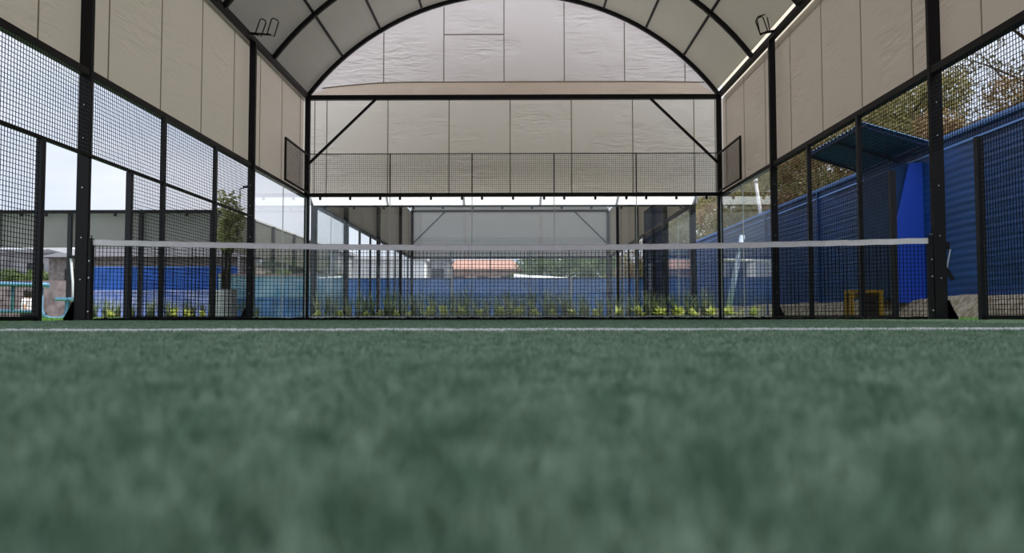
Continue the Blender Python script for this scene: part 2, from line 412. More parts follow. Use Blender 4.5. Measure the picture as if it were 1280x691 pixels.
def thing_mesh(mb, name, m, label, cat, group=None, smooth=False):
    # origin at the bounding box base
    xs = [p[0] for p in mb.v]; ys = [p[1] for p in mb.v]; zs = [p[2] for p in mb.v]
    o = mb.build(name, m, None, smooth, origin=((min(xs)+max(xs))/2, (min(ys)+max(ys))/2, min(zs)))
    return tag(o, label, cat, group)
for sgn, sd_ in ((-1, 'left'), (1, 'right')):
    thing_mesh(MB().box(sgn*5.06-.05, sgn*5.06+.05, -10, 10, EAVE-.06, EAVE+.04), 'eave_beam', STEEL, f'long black eave beam along the top of the {sd_} tarpaulin wall', 'beam')
    thing_mesh(MB().box(sgn*5.08-.045, sgn*5.08+.045, -10, 10, 2.94, 3.03), 'side_rail', STEEL, f'black rail under the bottom edge of the {sd_} tarpaulin wall', 'rail')
thing_mesh(MB().box(-5, 5, 9.95, 10.07, 5.36, 5.47), 'cross_beam', STEEL, 'horizontal black beam across the far end at the foot of the gable', 'beam')
for sgn, sd_ in ((-1, 'left'), (1, 'right')):
    thing_mesh(MB().bar((sgn*4.97, 9.93, 3.78), (sgn*3.33, 9.93, 5.38), .055), 'diagonal_brace', STEEL, f'black diagonal brace in the far {sd_} corner under the cross beam', 'brace')
# arches
def arch(y, label):
    mb = MB(); n = 40; r0 = R_ARC-.02; r1 = R_ARC+.07
    for j in range(n):
        t0 = -TH+2*TH*j/n; t1 = -TH+2*TH*(j+1)/n
        P = []
        a0 = arc_pt(t0, r0); a1 = arc_pt(t1, r0); b0 = arc_pt(t0, r1); b1 = arc_pt(t1, r1)
        mb.hexa([(a0[0], y-.04, a0[1]), (a1[0], y-.04, a1[1]), (a1[0], y+.04, a1[1]), (a0[0], y+.04, a0[1]),
                 (b0[0], y-.04, b0[1]), (b1[0], y-.04, b1[1]), (b1[0], y+.04, b1[1]), (b0[0], y+.04, b0[1])])
    return thing_mesh(mb, 'roof_arch', STEEL, label, 'roof arch')
AL = ['curved black roof arch framing the far gable wall', 'curved black roof arch next in front of the far gable arch', 'curved black roof arch third from the far gable',
      'curved black roof arch fourth from the far gable, just beyond the net', 'curved black roof arch fifth from the far gable, near side of the net',
      'curved black roof arch sixth from the far gable', 'curved black roof arch seventh from the far gable', 'curved black roof arch closing the near end']
for k in range(8): arch(10-20/7*k, AL[k])
PN = {-4: 'lowest on the left', -3: 'second up on the left', -2: 'third up on the left', -1: 'just left of the ridge', 0: 'along the ridge',
      1: 'just right of the ridge', 2: 'third up on the right', 3: 'second up on the right', 4: 'lowest on the right'}
for k in range(-4, 5):
    a = arc_pt(k*math.radians(10.4), R_ARC+.035)
    thing_mesh(MB().bar((a[0], -10, a[1]), (a[0], 10, a[1]), .045), 'roof_purlin', STEEL, f'thin black roof purlin running lengthwise, {PN[k]}', 'purlin')
# light brackets at the tops of the columns by the glass
def loop(mb, c, w, h, tilt, r=.012):
    P = []
    for (a, b) in ((-w/2, 0), (-w/2, h*.9), (-w/2+.03, h), (w/2-.03, h), (w/2, h*.9), (w/2, 0), (-w/2, 0)):
        P.append((c[0]+a*math.cos(tilt)-b*math.sin(tilt)*.6, c[1]-.05, c[2]+b*math.cos(tilt)+a*math.sin(tilt)))
    mb.tube(P, r, 6)
for sgn, sd_ in ((-1, 'left'), (1, 'right')):
    for yy, dx, w, tl in (((5.75, .12, .13, -.5), (5.75, .36, .15, -.45)) if sgn < 0 else ((5.75, .16, .16, .5), (5.7, .16, .20, .3))):
        t = empty('light_bracket', (sgn*(5.0-dx), yy, EAVE), None, 'bracket')
        idx = 'nearest the wall' if (dx < .2 and sgn < 0) else 'further out over the court'
        t['label'] = (f'black wire-frame light bracket on the left eave beam, {idx}' if sgn < 0 else
                      ('black wire-frame light bracket on the right eave beam, rear loop' if yy > 5.72 else 'black wire-frame light bracket on the right eave beam, front loop'))
        mb = MB(); loop(mb, (sgn*(5.0-dx), yy, EAVE+.0), w, .34, tl); part(mb, 'loop', STEEL, t)
        part(MB().bar((sgn*(5.06), yy-.05, EAVE+.04), (sgn*(5.0-dx), yy-.05, EAVE+.0), .03), 'arm', STEEL, t)

# ------------------------------------------------------------------ glass panels
def glass_panel(t, x0, y0, x1, y1, z1, clips=True, joint=True):
    d = Vector((x1-x0, y1-y0, 0)).normalized(); g = .006
    a = Vector((x0, y0, .015))+d*g; b = Vector((x1, y1, .015))-d*g
    n = Vector((-d.y, d.x, 0))*.006; up = Vector((0, 0, z1-.015))
    mb = MB(); mb.hexa([a-n, b-n, b+n, a+n, a-n+up, b-n+up, b+n+up, a+n+up]); mb.m = [1, 1, 0, 1, 0, 1]
    pn = part(mb, 'glass_panel', [GLASS, GEDGE], t)
    if clips:
        for s in ((.12, .5, .88)):
            p = a+d*(b-a).length*s+Vector((0, -.02, z1-.06)); mb_local(MB().bar(p-d*.028, p+d*.028, .03, .075), 'clip', STEEL, pn)
    if joint:
        mb_local(MB().bar(b+d*.006+Vector((0, 0, 0)), b+d*.006+up, .016), 'joint_seal', GEDGE, pn)
    return pn
FG = empty('glass_wall', (0, 10, 0), 'clear glass wall across the far end of the court, with a black top rail', 'glass wall')
part(MB().box(-5, 5, 9.95, 10.04, 2.97, 3.05), 'top_rail', STEEL, FG)
for k in range(5):
    x = -5+2*k; glass_panel(FG, x+(.06 if k == 0 else 0), 10, x+2-(.06 if k == 4 else 0), 10, 2.97, joint=k < 4)
for sgn, sd_ in ((-1, 'left'), (1, 'right')):
    t = empty('glass_wall', (sgn*5.03, 8, 0), f'clear glass side wall beside the far {sd_} corner of the court', 'glass wall')
    for y0 in (6.08, 8): glass_panel(t, sgn*5.03, y0, sgn*5.03, y0+(1.92 if y0 < 7 else 1.94), 2.94, clips=False, joint=y0 < 7)

# ------------------------------------------------------------------ wire mesh fences
def fpanel(t, o, u, lu, z0, z1, p=.05, w=.0048, rails=(True, True)):
    o = Vector(o); u = Vector(u)
    mb = MB(); wires(mb, o+Vector((0, 0, z0)), u, lu, (0, 0, 1), z1-z0, p, p, w); pn = part(mb, 'mesh_panel', WIRE, t)
    if rails[0]: mb_local(MB().bar(o+Vector((0, 0, z0+.02)), o+u*lu+Vector((0, 0, z0+.02)), .04), 'rail', STEEL, pn)
    if rails[1]: mb_local(MB().bar(o+Vector((0, 0, z1-.02)), o+u*lu+Vector((0, 0, z1-.02)), .04), 'rail', STEEL, pn)
    return pn
t = empty('mesh_fence', (0, 9.99, 3.06), 'black wire mesh fence standing on top of the far glass wall', 'mesh fence')
for k in range(5): fpanel(t, (-5+2*k, 9.99, 0), (1, 0, 0), 2, 3.06, 4.02, rails=(False, False), w=.0045)
for k in range(1, 5): part(MB().box(-5+2*k-.014, -5+2*k+.014, 9.97, 9.998, 3.06, 4.02), 'post', STEEL, t)
part(MB().box(-5, 5, 9.975, 9.995, 4.01, 4.03), 'top_rail', STEEL, t)
for sgn, sd_ in ((-1, 'left'), (1, 'right')):
    X = sgn*5.03
    t = empty('mesh_fence', (X, 1, 0), f'tall black mesh fence with a gateway at the net, {sd_} side of the court', 'mesh fence')
    for y in (-4, -2, 2, 4): part(MB().box(X-.032, X+.032, y-.032, y+.032, 0, 2.94), 'post', STEEL2, t)
    for y in (-1, 1): part(MB().box(X-.035, X+.035, y-.035, y+.035, 0, 1.965), 'gateway_post', STEEL2, t)
    if sgn < 0: part(MB().box(X-.02, X+.02, -6, 6, 1.965, 2.005), 'middle_rail', STEEL, t)
    for a, b in ((-4, -2), (-2, -1), (1, 2), (2, 4), (4, 6)): fpanel(t, (X, a+.035, 0), (0, 1, 0), b-a-.07, .02, 1.965, rails=(True, False), w=.0055)
    for a, b in ((-4, -2), (-2, 0), (0, 2), (2, 4), (4, 6)): fpanel(t, (X, a+.05, 0), (0, 1, 0), b-a-.1, 2.0, 2.94, rails=(False, False), w=.0055)
    t = empty('mesh_wing', (sgn*4.99, 8.96, 3.04), f'framed wire mesh wing above the side glass in the far {sd_} corner', 'mesh fence')
    pn = fpanel(t, (sgn*4.99, 8.0, 0), (0, 1, 0), 1.92, 3.04, 4.0, w=.0045)
    for y in (8.0, 9.92): part(MB().box(sgn*4.99-.022, sgn*4.99+.022, y-.022, y+.022, 3.04, 4.0), 'post', STEEL, t)

# ------------------------------------------------------------------ net
def net_z(x): return .898+(.975-.898)*(abs(x)/5.0)**1.8
t = empty('padel_net', (0, 0, 0), 'black padel net with a white top tape stretched across the court', 'net')
mb = MB(); p = .0445; k = int(9.88/p)
for i in range(k+1):
    x = -4.94+9.88*i/k; jx = random.uniform(-.004, .004)
    mb.bar((x+jx, 0, .02), (x-jx, 0, net_z(x)-.05), .0052)
for r in range(1, 19):
    f = r/19
    P = [(-4.94+9.88*j/60, .004, .02+(net_z(-4.94+9.88*j/60)-.07)*f+random.uniform(-.002, .002)) for j in range(61)]
    mb.tube(P, .0026, 4)
part(mb, 'mesh', NETM, t)
mb = MB(); n = 120
for j in range(n):
    xa = -4.97+9.94*j/n; xb = -4.97+9.94*(j+1)/n; za = net_z(xa)+.002*math.sin(j*1.3); zb = net_z(xb)+.002*math.sin((j+1)*1.3)
    for (q, s) in ((-.008, 1), (.008, 1)):
        mb.hexa([(xa, q-.003, za-.062), (xb, q-.003, zb-.062), (xb, q+.003, zb-.062), (xa, q+.003, za-.062), (xa, q-.003, za), (xb, q-.003, zb), (xb, q+.003, zb), (xa, q+.003, za)])
    mb.hexa([(xa, -.011, za-.002), (xb, -.011, zb-.002), (xb, .011, zb-.002), (xa, .011, za-.002), (xa, -.011, za+.004), (xb, -.011, zb+.004), (xb, .011, zb+.004), (xa, .011, za+.004)])
part(mb, 'top_tape', TAPE, t)
part(MB().tube([(-4.99, 0, net_z(5)-.02)]+[(-4.9+9.8*j/40, 0, net_z(-4.9+9.8*j/40)-.02) for j in range(41)]+[(4.99, 0, net_z(5)-.02)], .004, 6), 'cable', STEEL, t)
mb = MB()
P = [(-4.94+9.88*j/90, random.uniform(-.012, .012), .024+random.uniform(-.006, .01)) for j in range(91)]
mb.tube(P, .017, 7)
for _ in range(240):
    x = random.uniform(-4.9, 4.8); mb.tube([(x, -.01, .012), (x+random.uniform(.03, .12), random.uniform(-.05, .02), .04), (x+random.uniform(.1, .22), .0, .015)], .005, 5)
part(mb, 'bottom_fold', NETM, t)
for i in range(17): x = -4.8+.6*i; part(MB().tube([(x, -.02, .03), (x, .02, .03)], .022, 8), 'bottom_weight', NETM, t)
for sgn, sd_ in ((-1, 'left'), (1, 'right')):
    X = sgn*4.99
    q = empty('net_post', (X, 0, 0), f'slim black net post bolted inside the {sd_} net column', 'net post')
    part(MB().box(X-.018, X+.018, -.04, .04, 0, .99), 'post', STEEL, q)
    mb = MB(); mb.tube([(X-.01, -.03, .98), (X-.02, -.03, 1.02), (X+.02, -.03, 1.02), (X+.01, -.03, .97)], .007, 6); part(mb, 'hook', STEEL, q)
    for z in (.12, .52, .72): part(MB().tube([(X, -.05, z), (X, -.04, z)], .010, 8), 'bolt', STEELG, q)
# crank winder behind the right column
q = empty('net_winder', (5.24, .05, .5), 'small black crank winder fixed to the outside of the right net column', 'winder')
part(MB().box(5.18, 5.23, 0, .1, .84, .93), 'housing', STEEL, q)
part(MB().tube([(5.19, .05, .86), (5.26, .05, .84), (5.22, .05, .66), (5.22, .05, .60)], .008, 6), 'strap', STEELG, q)
part(MB().bar((5.2, .05, .62), (5.28, .05, .48), .05, .03), 'handle', STEEL, q)

# ------------------------------------------------------------------ plants
def grass_clump(seed, h, n, spread):
    r = random.Random(seed); mb = MB()
    for _ in range(n):
        a = r.uniform(0, 2*PI); b = r.uniform(0, 2*PI); rr = r.uniform(0, spread*.3); x = rr*math.cos(a); y = rr*math.sin(a)
        hh = h*r.uniform(.5, 1); ln = spread*r.uniform(.15, 1.1)*(1.0 if r.random() < .8 else 1.5); w = r.uniform(.008, .016); droop = r.choice([0, 0, .25, .6])
        pr = []
        for k in range(6):
            s = k/5; px = x+math.cos(b)*ln*s*s; py = y+math.sin(b)*ln*s*s; pz = hh*(s-droop*max(0, s-.6)**2*2.4)
            ww = w*(1-s*.85); pr.append(((px-math.sin(b)*ww, py+math.cos(b)*ww, pz), (px+math.sin(b)*ww, py-math.cos(b)*ww, pz)))
        for k in range(5): mb.face([pr[k][0], pr[k][1], pr[k+1][1], pr[k+1][0]])
    return mb
def rosette(seed, h, n):
    r = random.Random(seed); mb = MB()
    for i in range(n):
        b = r.uniform(0, 2*PI); el = r.uniform(.15, 1.4); L = h*r.uniform(.6, 1.05); w = h*.16; z0 = h*.12*r.random()
        p0 = Vector((0, 0, z0)); d = Vector((math.cos(b)*math.cos(el), math.sin(b)*math.cos(el), math.sin(el)))
        s = Vector((-math.sin(b), math.cos(b), 0))
        m_ = p0+d*L*.55; e = p0+d*L-Vector((0, 0, L*.12)); q = p0+d*L*.25
        mb.face([p0-s*w*.1, p0+s*w*.1, q+s*w*.7, q-s*w*.7]); mb.face([q-s*w*.7, q+s*w*.7, m_+s*w, m_-s*w]); mb.face([m_-s*w, m_+s*w, e+s*w*.1, e-s*w*.1])
    return mb
def leaf_cloud(name, blobs, n, size, m, parent, seed=0):
    r = np.random.default_rng(seed); bl = np.array(blobs, float); vol = bl[:, 3]*bl[:, 4]*bl[:, 5]
    idx = r.choice(len(bl), n, p=vol/vol.sum()); d = r.normal(size=(n, 3)); d /= np.linalg.norm(d, axis=1)[:, None]
    rad = r.uniform(.25, 1, n)**.5
    c = bl[idx, :3]+d*rad[:, None]*bl[idx, 3:6]
    u = r.normal(size=(n, 3)); u /= np.linalg.norm(u, axis=1)[:, None]; w = np.cross(u, r.normal(size=(n, 3))); w /= np.linalg.norm(w, axis=1)[:, None]
    s = size*r.uniform(.6, 1.3, n)[:, None]
    V = np.stack([c-u*s, c+w*s*.42, c+u*s, c-w*s*.42], 1).reshape(-1, 3); F = (np.arange(n)*4)[:, None]+np.array([0, 1, 2, 3])
    return np_mesh(name, V, F, m, parent)
def make_tree(seed, h, cr, nleaf, lm, size=.09, trunk=.12, sparse=False):
    r = random.Random(seed); t = empty('tree', (0, 0, 0)); mb = MB(); blobs = []
    top = [(0, 0, 0), (r.uniform(-.1, .1), r.uniform(-.1, .1), h*.3), (r.uniform(-.2, .2), r.uniform(-.2, .2), h*.62), (0, 0, h*.88)]
    mb.tube(top, [trunk, trunk*.8, trunk*.5, trunk*.15], 8)
    for i in range(13):
        a = i*2.4+r.uniform(-.3, .3); z = h*(.28+.055*i*(1 if i < 11 else .9)); L = cr*r.uniform(.65, 1.0)*(1.15-.5*i/13)
        e = (math.cos(a)*L, math.sin(a)*L, z+h*.13); md = (math.cos(a)*L*.5, math.sin(a)*L*.5, z+h*.05)
        mb.tube([(0, 0, z-.05*h), md, e], [trunk*.35, trunk*.22, trunk*.06], 6)
        k = cr*r.uniform(.28, .42)
        blobs.append((*e, k, k, k*.75)); blobs.append((*md, k*.8, k*.8, k*.6))
    mb.build('trunk', BARK, t, True); leaf_cloud('foliage', blobs, nleaf, size, lm, t, seed)
    return t
def place(proto, used, loc, rz, s, label, cat, group):
    o = proto if not used.get(proto) else copy_tree(proto); used[proto] = True
    o.location = loc; o.rotation_euler = (0, 0, rz); o.scale = (s, s, s)
    return tag(o, label, cat, group)
used = {}
def fromx(px, d): return .093+(px-646)*d/1012
# planting bed behind far glass
thing_mesh(MB().box(-5.3, 5.3, 10.2, 11.45, -.01, .04), 'planting_bed', SOIL, 'strip of dark soil behind the far glass wall', 'planting bed')
thing_mesh(MB().box(-5.1, 5.4, 10.06, 10.18, -.01, .075), 'kerb', KERB, 'low pale kerb running along the foot of the far glass', 'kerb')
pt = []
for s in range(5):
    o = grass_clump(20+s, .82, 55, .34).build('tall_grass', L_GRASS); pt.append(o)
GX = [-4.9+9.9*i/42 for i in range(43)]
rr = random.Random(3)
def relpos(x):
    return f'{abs(x):.0f}'
for i, x in enumerate(GX):
    o = pt[i] if i < 5 else pt[i % 5].copy()
    if i >= 5: col.objects.link(o)
    o.location = (x+rr.uniform(-.08, .08), 10.75+rr.uniform(-.2, .3), .035); o.rotation_euler = (0, 0, rr.uniform(0, 6)); s = rr.uniform(.7, 1.05); o.scale = (s, s, s)
    tag(o, 'tall grass tuft in the dense row growing in the bed behind the far glass', 'grass tuft', 'tall grass tufts behind the far glass')
pt = [rosette(40+s, .27, 34).build('leafy_plant', L_YEL) for s in range(4)]
PX = [396, 425, 458, 475, 496, 512, 536, 555, 577, 601, 626, 647, 669, 690, 716, 744, 772, 798, 824, 847, 866, 888, 910, 940]
for i, px in enumerate(PX):
    o = pt[i] if i < 4 else pt[i % 4].copy()
    if i >= 4: col.objects.link(o)
    o.location = (min(fromx(px, 20.0), 5.9), 10.36, .035); o.rotation_euler = (0, 0, rr.uniform(0, 6)); s = rr.uniform(.8, 1.2)*(.85 if px < 530 else 1.1); o.scale = (s, s, s)
    tag(o, 'small yellow-green leafy plant in the front row behind the far glass', 'plant', 'yellow-green plants behind the far glass')
# tufts beyond the left fence
thing_mesh(MB().box(-11.6, -6.6, 11.5, 12.3, -.01, .05), 'planting_bed', SOIL, 'strip of dark soil beyond the left fence', 'planting bed')
pt = [grass_clump(70+s, .6, 45, .3).build('short_grass', L_GRASS) for s in range(4)]
for i in range(22):
    o = pt[i] if i < 4 else pt[i % 4].copy()
    if i >= 4: col.objects.link(o)
    o.location = (-11.3+4.5*i/21+rr.uniform(-.06, .06), 11.9+rr.uniform(-.2, .2), .045); o.rotation_euler = (0, 0, rr.uniform(0, 6)); s = rr.uniform(.75, 1.1); o.scale = (s, s, s)
    tag(o, 'green grass tuft in the bed outside the left fence, near the planter', 'grass tuft', 'grass tufts outside the left fence')
pt = [rosette(90+s, .3, 28).build('leafy_plant', L_YEL) for s in range(2)]
for i, (px, s) in enumerate(((215, 1.0), (232, .9), (134, .7), (250, .7))):
    o = pt[i] if i < 2 else pt[i % 2].copy()
    if i >= 2: col.objects.link(o)
    o.location = (fromx(px, 21.1), 11.6, .045); o.scale = (s, s, s); o.rotation_euler = (0, 0, i)
    tag(o, 'yellow-green plant among the grass tufts outside the left fence', 'plant', 'yellow-green plants outside the left fence')

# white planter with a slim leafy shrub
D = 15.8; X = fromx(279, D); Y = CAMY+D
t = empty('planter_pot', (X, Y, 0), 'white ribbed round planter outside the left fence', 'planter')
prof = [(.21, 0), (.25, .01)]
for i in range(11): prof += [(.25, .03+.05*i), (.236, .055+.05*i)]
prof += [(.25, .58), (.225, .58), (.22, .50), (0, .50)]
part(MB().lathe((X, Y, 0), prof, 28), 'pot', PLASTER, t, True)
part(MB().lathe((X, Y, .501), [(.22, 0), (.1, .02), (.001, .025)], 20), 'soil', SOIL, t)
t = empty('potted_shrub', (X, Y, .5), 'slim shrub with bare stems and yellowish leaves growing from the white planter', 'shrub')
mb = MB(); bl = []
for i, (a, h, sx) in enumerate(((0, 2.45, -.10), (1.5, 2.25, .02), (3, 2.4, .2), (4.2, 1.9, -.02), (5, 2.1, .27))):
    c = (X+.05*math.cos(a), Y+.05*math.sin(a)); mb.tube([(c[0], c[1], .5), (c[0]+sx*.4, c[1], 1.2), (c[0]+sx*.8+.03, c[1], h*.8), (c[0]+sx, c[1], h)], [.026, .02, .012, .004], 7)
    for k in range(7):
        z = 1.45+(h-1.45)*k/6; bl.append((c[0]+sx*(z/h)+.05*math.sin(k*3+i)-X, .05*math.cos(k*2+i), z-.5, .12, .12, .15))
part(mb, 'stem', BARK, t, True); leaf_cloud('foliage', bl, 1100, .055, leafmat('pale shrub leaves', (.34, .34, .14), (.62, .60, .32)), t, 5)

# ------------------------------------------------------------------ right side: perimeter wall, bank, hillside, trees
WX = 8.0
mb = MB(); ny = 110; nz = 140; y0, y1 = -14, 36; z0, z1 = .36, 3.30
V = np.empty(((ny+1)*(nz+1), 3)); k = 0
ys = np.linspace(y0, y1, ny+1); zs = np.linspace(z0, z1, nz+1)
Yg, Zg = np.meshgrid(ys, zs, indexing='ij')
Xg = WX+.0045*np.sin(Zg*2*PI/.13+.9*np.sin(Yg*1.1)+.4*np.sin(Yg*3.7))+.02*np.sin(Yg*2.1)
V = np.stack([Xg, Yg, Zg], -1).reshape(-1, 3)
i, j = np.meshgrid(np.arange(ny), np.arange(nz), indexing='ij'); a = (i*(nz+1)+j).ravel()
F = np.stack([a, a+1, a+nz+2, a+nz+1], 1)
t = empty('perimeter_wall', (WX, 10, 0), 'long blue rippled sheet wall running beside the court on the right', 'wall')
V[:, 0] -= WX; V[:, 1] -= 10
w = np_mesh('cladding', V, F, BLUE_W, t)
for p_ in w.data.polygons: p_.use_smooth = True
part(MB().box(WX+.03, WX+.18, y0, y1, .0, 3.28), 'core', BLUE_D, t)
part(MB().box(WX-.06, WX+.2, y0, y1, 3.28, 3.36), 'coping', BLUE_C, t)
part(MB().box(WX-.03, WX+.0, y0, y1, 3.10, 3.14), 'batten', BLUE_C, t)
mb = MB(); 
for yy in (-4, 1.5, 7.2, 11.5, 16, 22): 
    part(MB().box(WX-.07, WX+.02, yy-.05, yy+.05, .36, 3.28), 'pilaster', BLUE_W, t)
# stony bank at its foot
ny, nx = 160, 10; ys = np.linspace(-14, 36, ny+1); us = np.linspace(0, 1, nx+1)
Yg, Ug = np.meshgrid(ys, us, indexing='ij')
Xg = 7.43+Ug*.5; Zg = -.02+.40*np.clip(Ug*1.5, 0, 1)**.8+rng.uniform(-.02, .02, Yg.shape)+.03*np.sin(Yg*1.7)*(Ug > .5)
V = np.stack([Xg, Yg, Zg], -1).reshape(-1, 3); i, j = np.meshgrid(np.arange(ny), np.arange(nx), indexing='ij'); a = (i*(nx+1)+j).ravel()
b = np_mesh('earth_bank', V, np.stack([a, a+nx+1, a+nx+2, a+1], 1), BANK)
tag(b, 'low stony earth bank along the foot of the blue right-hand wall', 'bank')
b = MB().box(WX-.12, WX-.01, -14, 36, .345, .385)
thing_mesh(b, 'wall_footing', KERB, 'thin whitish mortar strip along the bottom of the blue right-hand wall', 'footing')
# hillside
ny, nx = 120, 40; ys = np.linspace(-16, 62, ny+1); us = np.linspace(0, 1, nx+1)
Yg, Ug = np.meshgrid(ys, us, indexing='ij'); Xg = 8.6+Ug*16
Zg = .3+Ug**.8*6.5+.5*np.sin(Yg*.7)*Ug+.3*np.sin(Yg*1.9+Xg)*Ug+rng.uniform(-.15, .15, Yg.shape)
V = np.stack([Xg, Yg, Zg], -1).reshape(-1, 3); i, j = np.meshgrid(np.arange(ny), np.arange(nx), indexing='ij'); a = (i*(nx+1)+j).ravel()
b = np_mesh('hillside', V, np.stack([a, a+nx+1, a+nx+2, a+1], 1), HILL); tag(b, kind='structure')
def hz(x): return .3+max(0, (x-8.6)/16)**.8*6.5
TA = make_tree(1, 6.0, 2.3, 11000, L_DARK, .075); TB = make_tree(2, 5.2, 2.2, 11000, L_BROWN, .075)
TC = make_tree(3, 6.6, 2.2, 4200, leafmat('sparse grey foliage', (.12, .12, .08), (.34, .31, .22)), .06)
spots = [(10.6, 34, 0, 1.0), (11.6, 29.5, 1, 1.05), (10.4, 26, 0, 1.0), (12, 22.5, 0, 1.1), (11.4, 19, 1, .95), (15.2, 6.2, 2, 1.05), (12.0, 3.4, 2, .8), (11.8, 15.5, 0, 1.0), (10.3, 12.6, 0, .8), (13.6, 11.6, 2, 1.05),
         (10.6, 9.3, 1, .62), (13.2, 7.6, 2, 1.0), (10.4, 5.6, 1, .60), (14.6, 4.2, 2, 1.1), (10.5, 2.4, 1, .62), (12.7, .8, 2, .95), (13, -3, 0, 1.1), (12.9, -7, 0, 1.1), (12.5, -11, 1, 1.2),
         (9.9, 39, 0, .95), (9.4, 43, 1, 1.0)]
nm_ = ['dense olive green tree on the slope behind the blue wall', 'dry brown-leaved tree on the slope behind the blue wall', 'thin grey-leaved tree with sky showing through it above the blue wall']
for i, (x, y, k, s) in enumerate(spots):
    if k == 0 and x < 11.7: x += .8*s
    place((TA, TB, TC)[k], used, (x, y, hz(x)-.15), i*1.7, s, nm_[k], 'tree', ['olive trees behind the blue wall', 'brown trees behind the blue wall', 'grey trees behind the blue wall'][k])
# scrub
sb = []
for k, m in ((0, L_BROWN), (1, L_DARK)):
    t = empty('scrub_bush', (0, 0, 0)); leaf_cloud('foliage', [(0, 0, .5, .9, .9, .6), (.5, .3, .8, .6, .6, .5), (-.4, -.3, .7, .6, .6, .5)], 3600, .06, m, t, 50+k)
    MB().tube([(0, 0, -.1), (.05, 0, .5), (.3, .1, .9)], [.05, .03, .01], 6).build('stem', BARK, t); sb.append(t)
ys_ = -4.0; i = 0
while ys_ < 36:
    k = i % 2; x = 10.6+rr.uniform(-.2, .5)
    place(sb[k], used, (x, ys_, hz(x)+1.15+rr.uniform(-.2, .5)), rr.uniform(0, 6), rr.uniform(1.0, 1.5), ['brown scrubby bush showing just above the blue wall', 'olive scrubby bush showing just above the blue wall'][k], 'bush',
          ['brown bushes above the blue wall', 'olive bushes above the blue wall'][k])
    ys_ += 1.35; i += 1

# corrugated awning
t = empty('wall_awning', (7.4, 7.2, 3.3), 'blue corrugated awning projecting from the blue wall on the right', 'awning')
mb = MB(); n = 72; ya, yb = 5.75, 8.75; P0 = []; 
for i in range(n):
    f0 = i/n; f1 = (i+1)/n
    c = lambda f: .028*math.sin(f*2*PI*16)
    Y0 = ya+(yb-ya)*f0; Y1 = ya+(yb-ya)*f1
    A = Vector((WX, Y0, 3.36+c(f0))); B = Vector((WX, Y1, 3.36+c(f1))); Cc = Vector((6.72, Y1, 3.74+c(f1))); Dd = Vector((6.72, Y0, 3.74+c(f0)))
    u = Vector((0, 0, .006)); mb.hexa([A, Dd, Cc, B, A+u, Dd+u, Cc+u, B+u])
part(mb, 'corrugated_sheet', BLUE_A, t)
mb = MB(); mb.bar((6.76, ya, 3.69), (6.76, yb, 3.69), .05, .06); mb.bar((7.95, ya, 3.31), (7.95, yb, 3.31), .05, .05)
for yy in (ya+.05, 7.2, yb-.05): mb.bar((7.97, yy, 3.30), (6.76, yy, 3.67), .04, .05)
part(mb, 'frame', BLUE_D, t)
# tapered panel in a brighter blue than the wall
mb = MB(); pr = [(8.0, .30), (7.42, .30), (7.42, 1.62), (7.75, 3.02), (8.0, 3.05)]
y0 = 6.1; mb.face([(x, y0, z) for x, z in pr]); mb.face([(x, y0+.06, z) for x, z in reversed(pr)])
for i in range(5):
    a, b = pr[i], pr[(i+1) % 5]; mb.face([(a[0], y0, a[1]), (a[0], y0+.06, a[1]), (b[0], y0+.06, b[1]), (b[0], y0, b[1])])
thing_mesh(mb, 'wall_fin', BLUE_F, 'tapered bright blue panel standing out from the wall below the awning', 'panel')
# dark box put in for the shade of the recess beside the fin
thing_mesh(MB().box(7.45, 7.92, 6.25, 7.5, .42, 3.05), 'recess_shade_box', mat('dark navy recess shade', (.006, .045, .16), .7), 'tall dark navy box standing in for the shaded recess under the awning', 'shade box')
# yellow bench frame
t = empty('yellow_bench', (6.8, 6.2, 0), 'ochre yellow wooden bench frame in front of the blue wall', 'bench')
part(MB().box(6.48, 7.12, 5.95, 6.25, .50, .55), 'seat', YELL, t)
for (x, y) in ((6.52, 5.98), (7.08, 5.98), (6.52, 6.22), (7.08, 6.22)): part(MB().box(x-.035, x+.035, y-.03, y+.03, 0, .5), 'leg', YELL, t)
part(MB().box(6.55, 7.05, 6.2, 6.24, .40, .48), 'apron', YELL, t)
t = empty('dark_crate', (6.92, 6.12, 0), 'dark brown crate standing under the yellow bench', 'crate')
mb = MB(); 
for z in (.02, .17, .32): mb.box(6.76, 7.03, 6.0, 6.19, z, z+.12)
part(mb, 'slat', mat('dark brown wood', (.035, .025, .02), .8), t); part(MB().box(6.775, 7.015, 6.012, 6.178, .01, .44), 'liner', STEEL, t)

# poles behind the right glass
D = 20.6
t = empty('leaning_pole', (fromx(908, D), CAMY+D, 0), 'pale blue pole leaning outside the right glass wall', 'pole')
part(MB().tube([(fromx(908, D), CAMY+D, .08), (fromx(931, D), CAMY+D+.2, 2.12)], [.075, .065], 12), 'shaft', PALEB, t, True)
part(MB().box(fromx(912, D), fromx(942, D), CAMY+D-.08, CAMY+D+.25, 1.86, 1.92), 'shelf', PALEB, t)
part(MB().tube([(fromx(908, D), CAMY+D, -.01), (fromx(908, D), CAMY+D, .09)], [.1, .09], 12), 'foot', PALEB, t)
D = 22.5
t = empty('white_pipe', (fromx(958, D), CAMY+D, 2.5), 'slanting white pipe rising above the blue wall near the far right corner', 'pipe')
part(MB().tube([(8.6, CAMY+27.5, 2.0), (8.25, CAMY+27.5, 4.6)], .055, 10), 'shaft', PALEW, t, True)
part(MB().tube([(8.25, CAMY+27.5, 4.6), (8.24, CAMY+27.5, 4.72)], .07, 10), 'cap', PALEW, t, True)

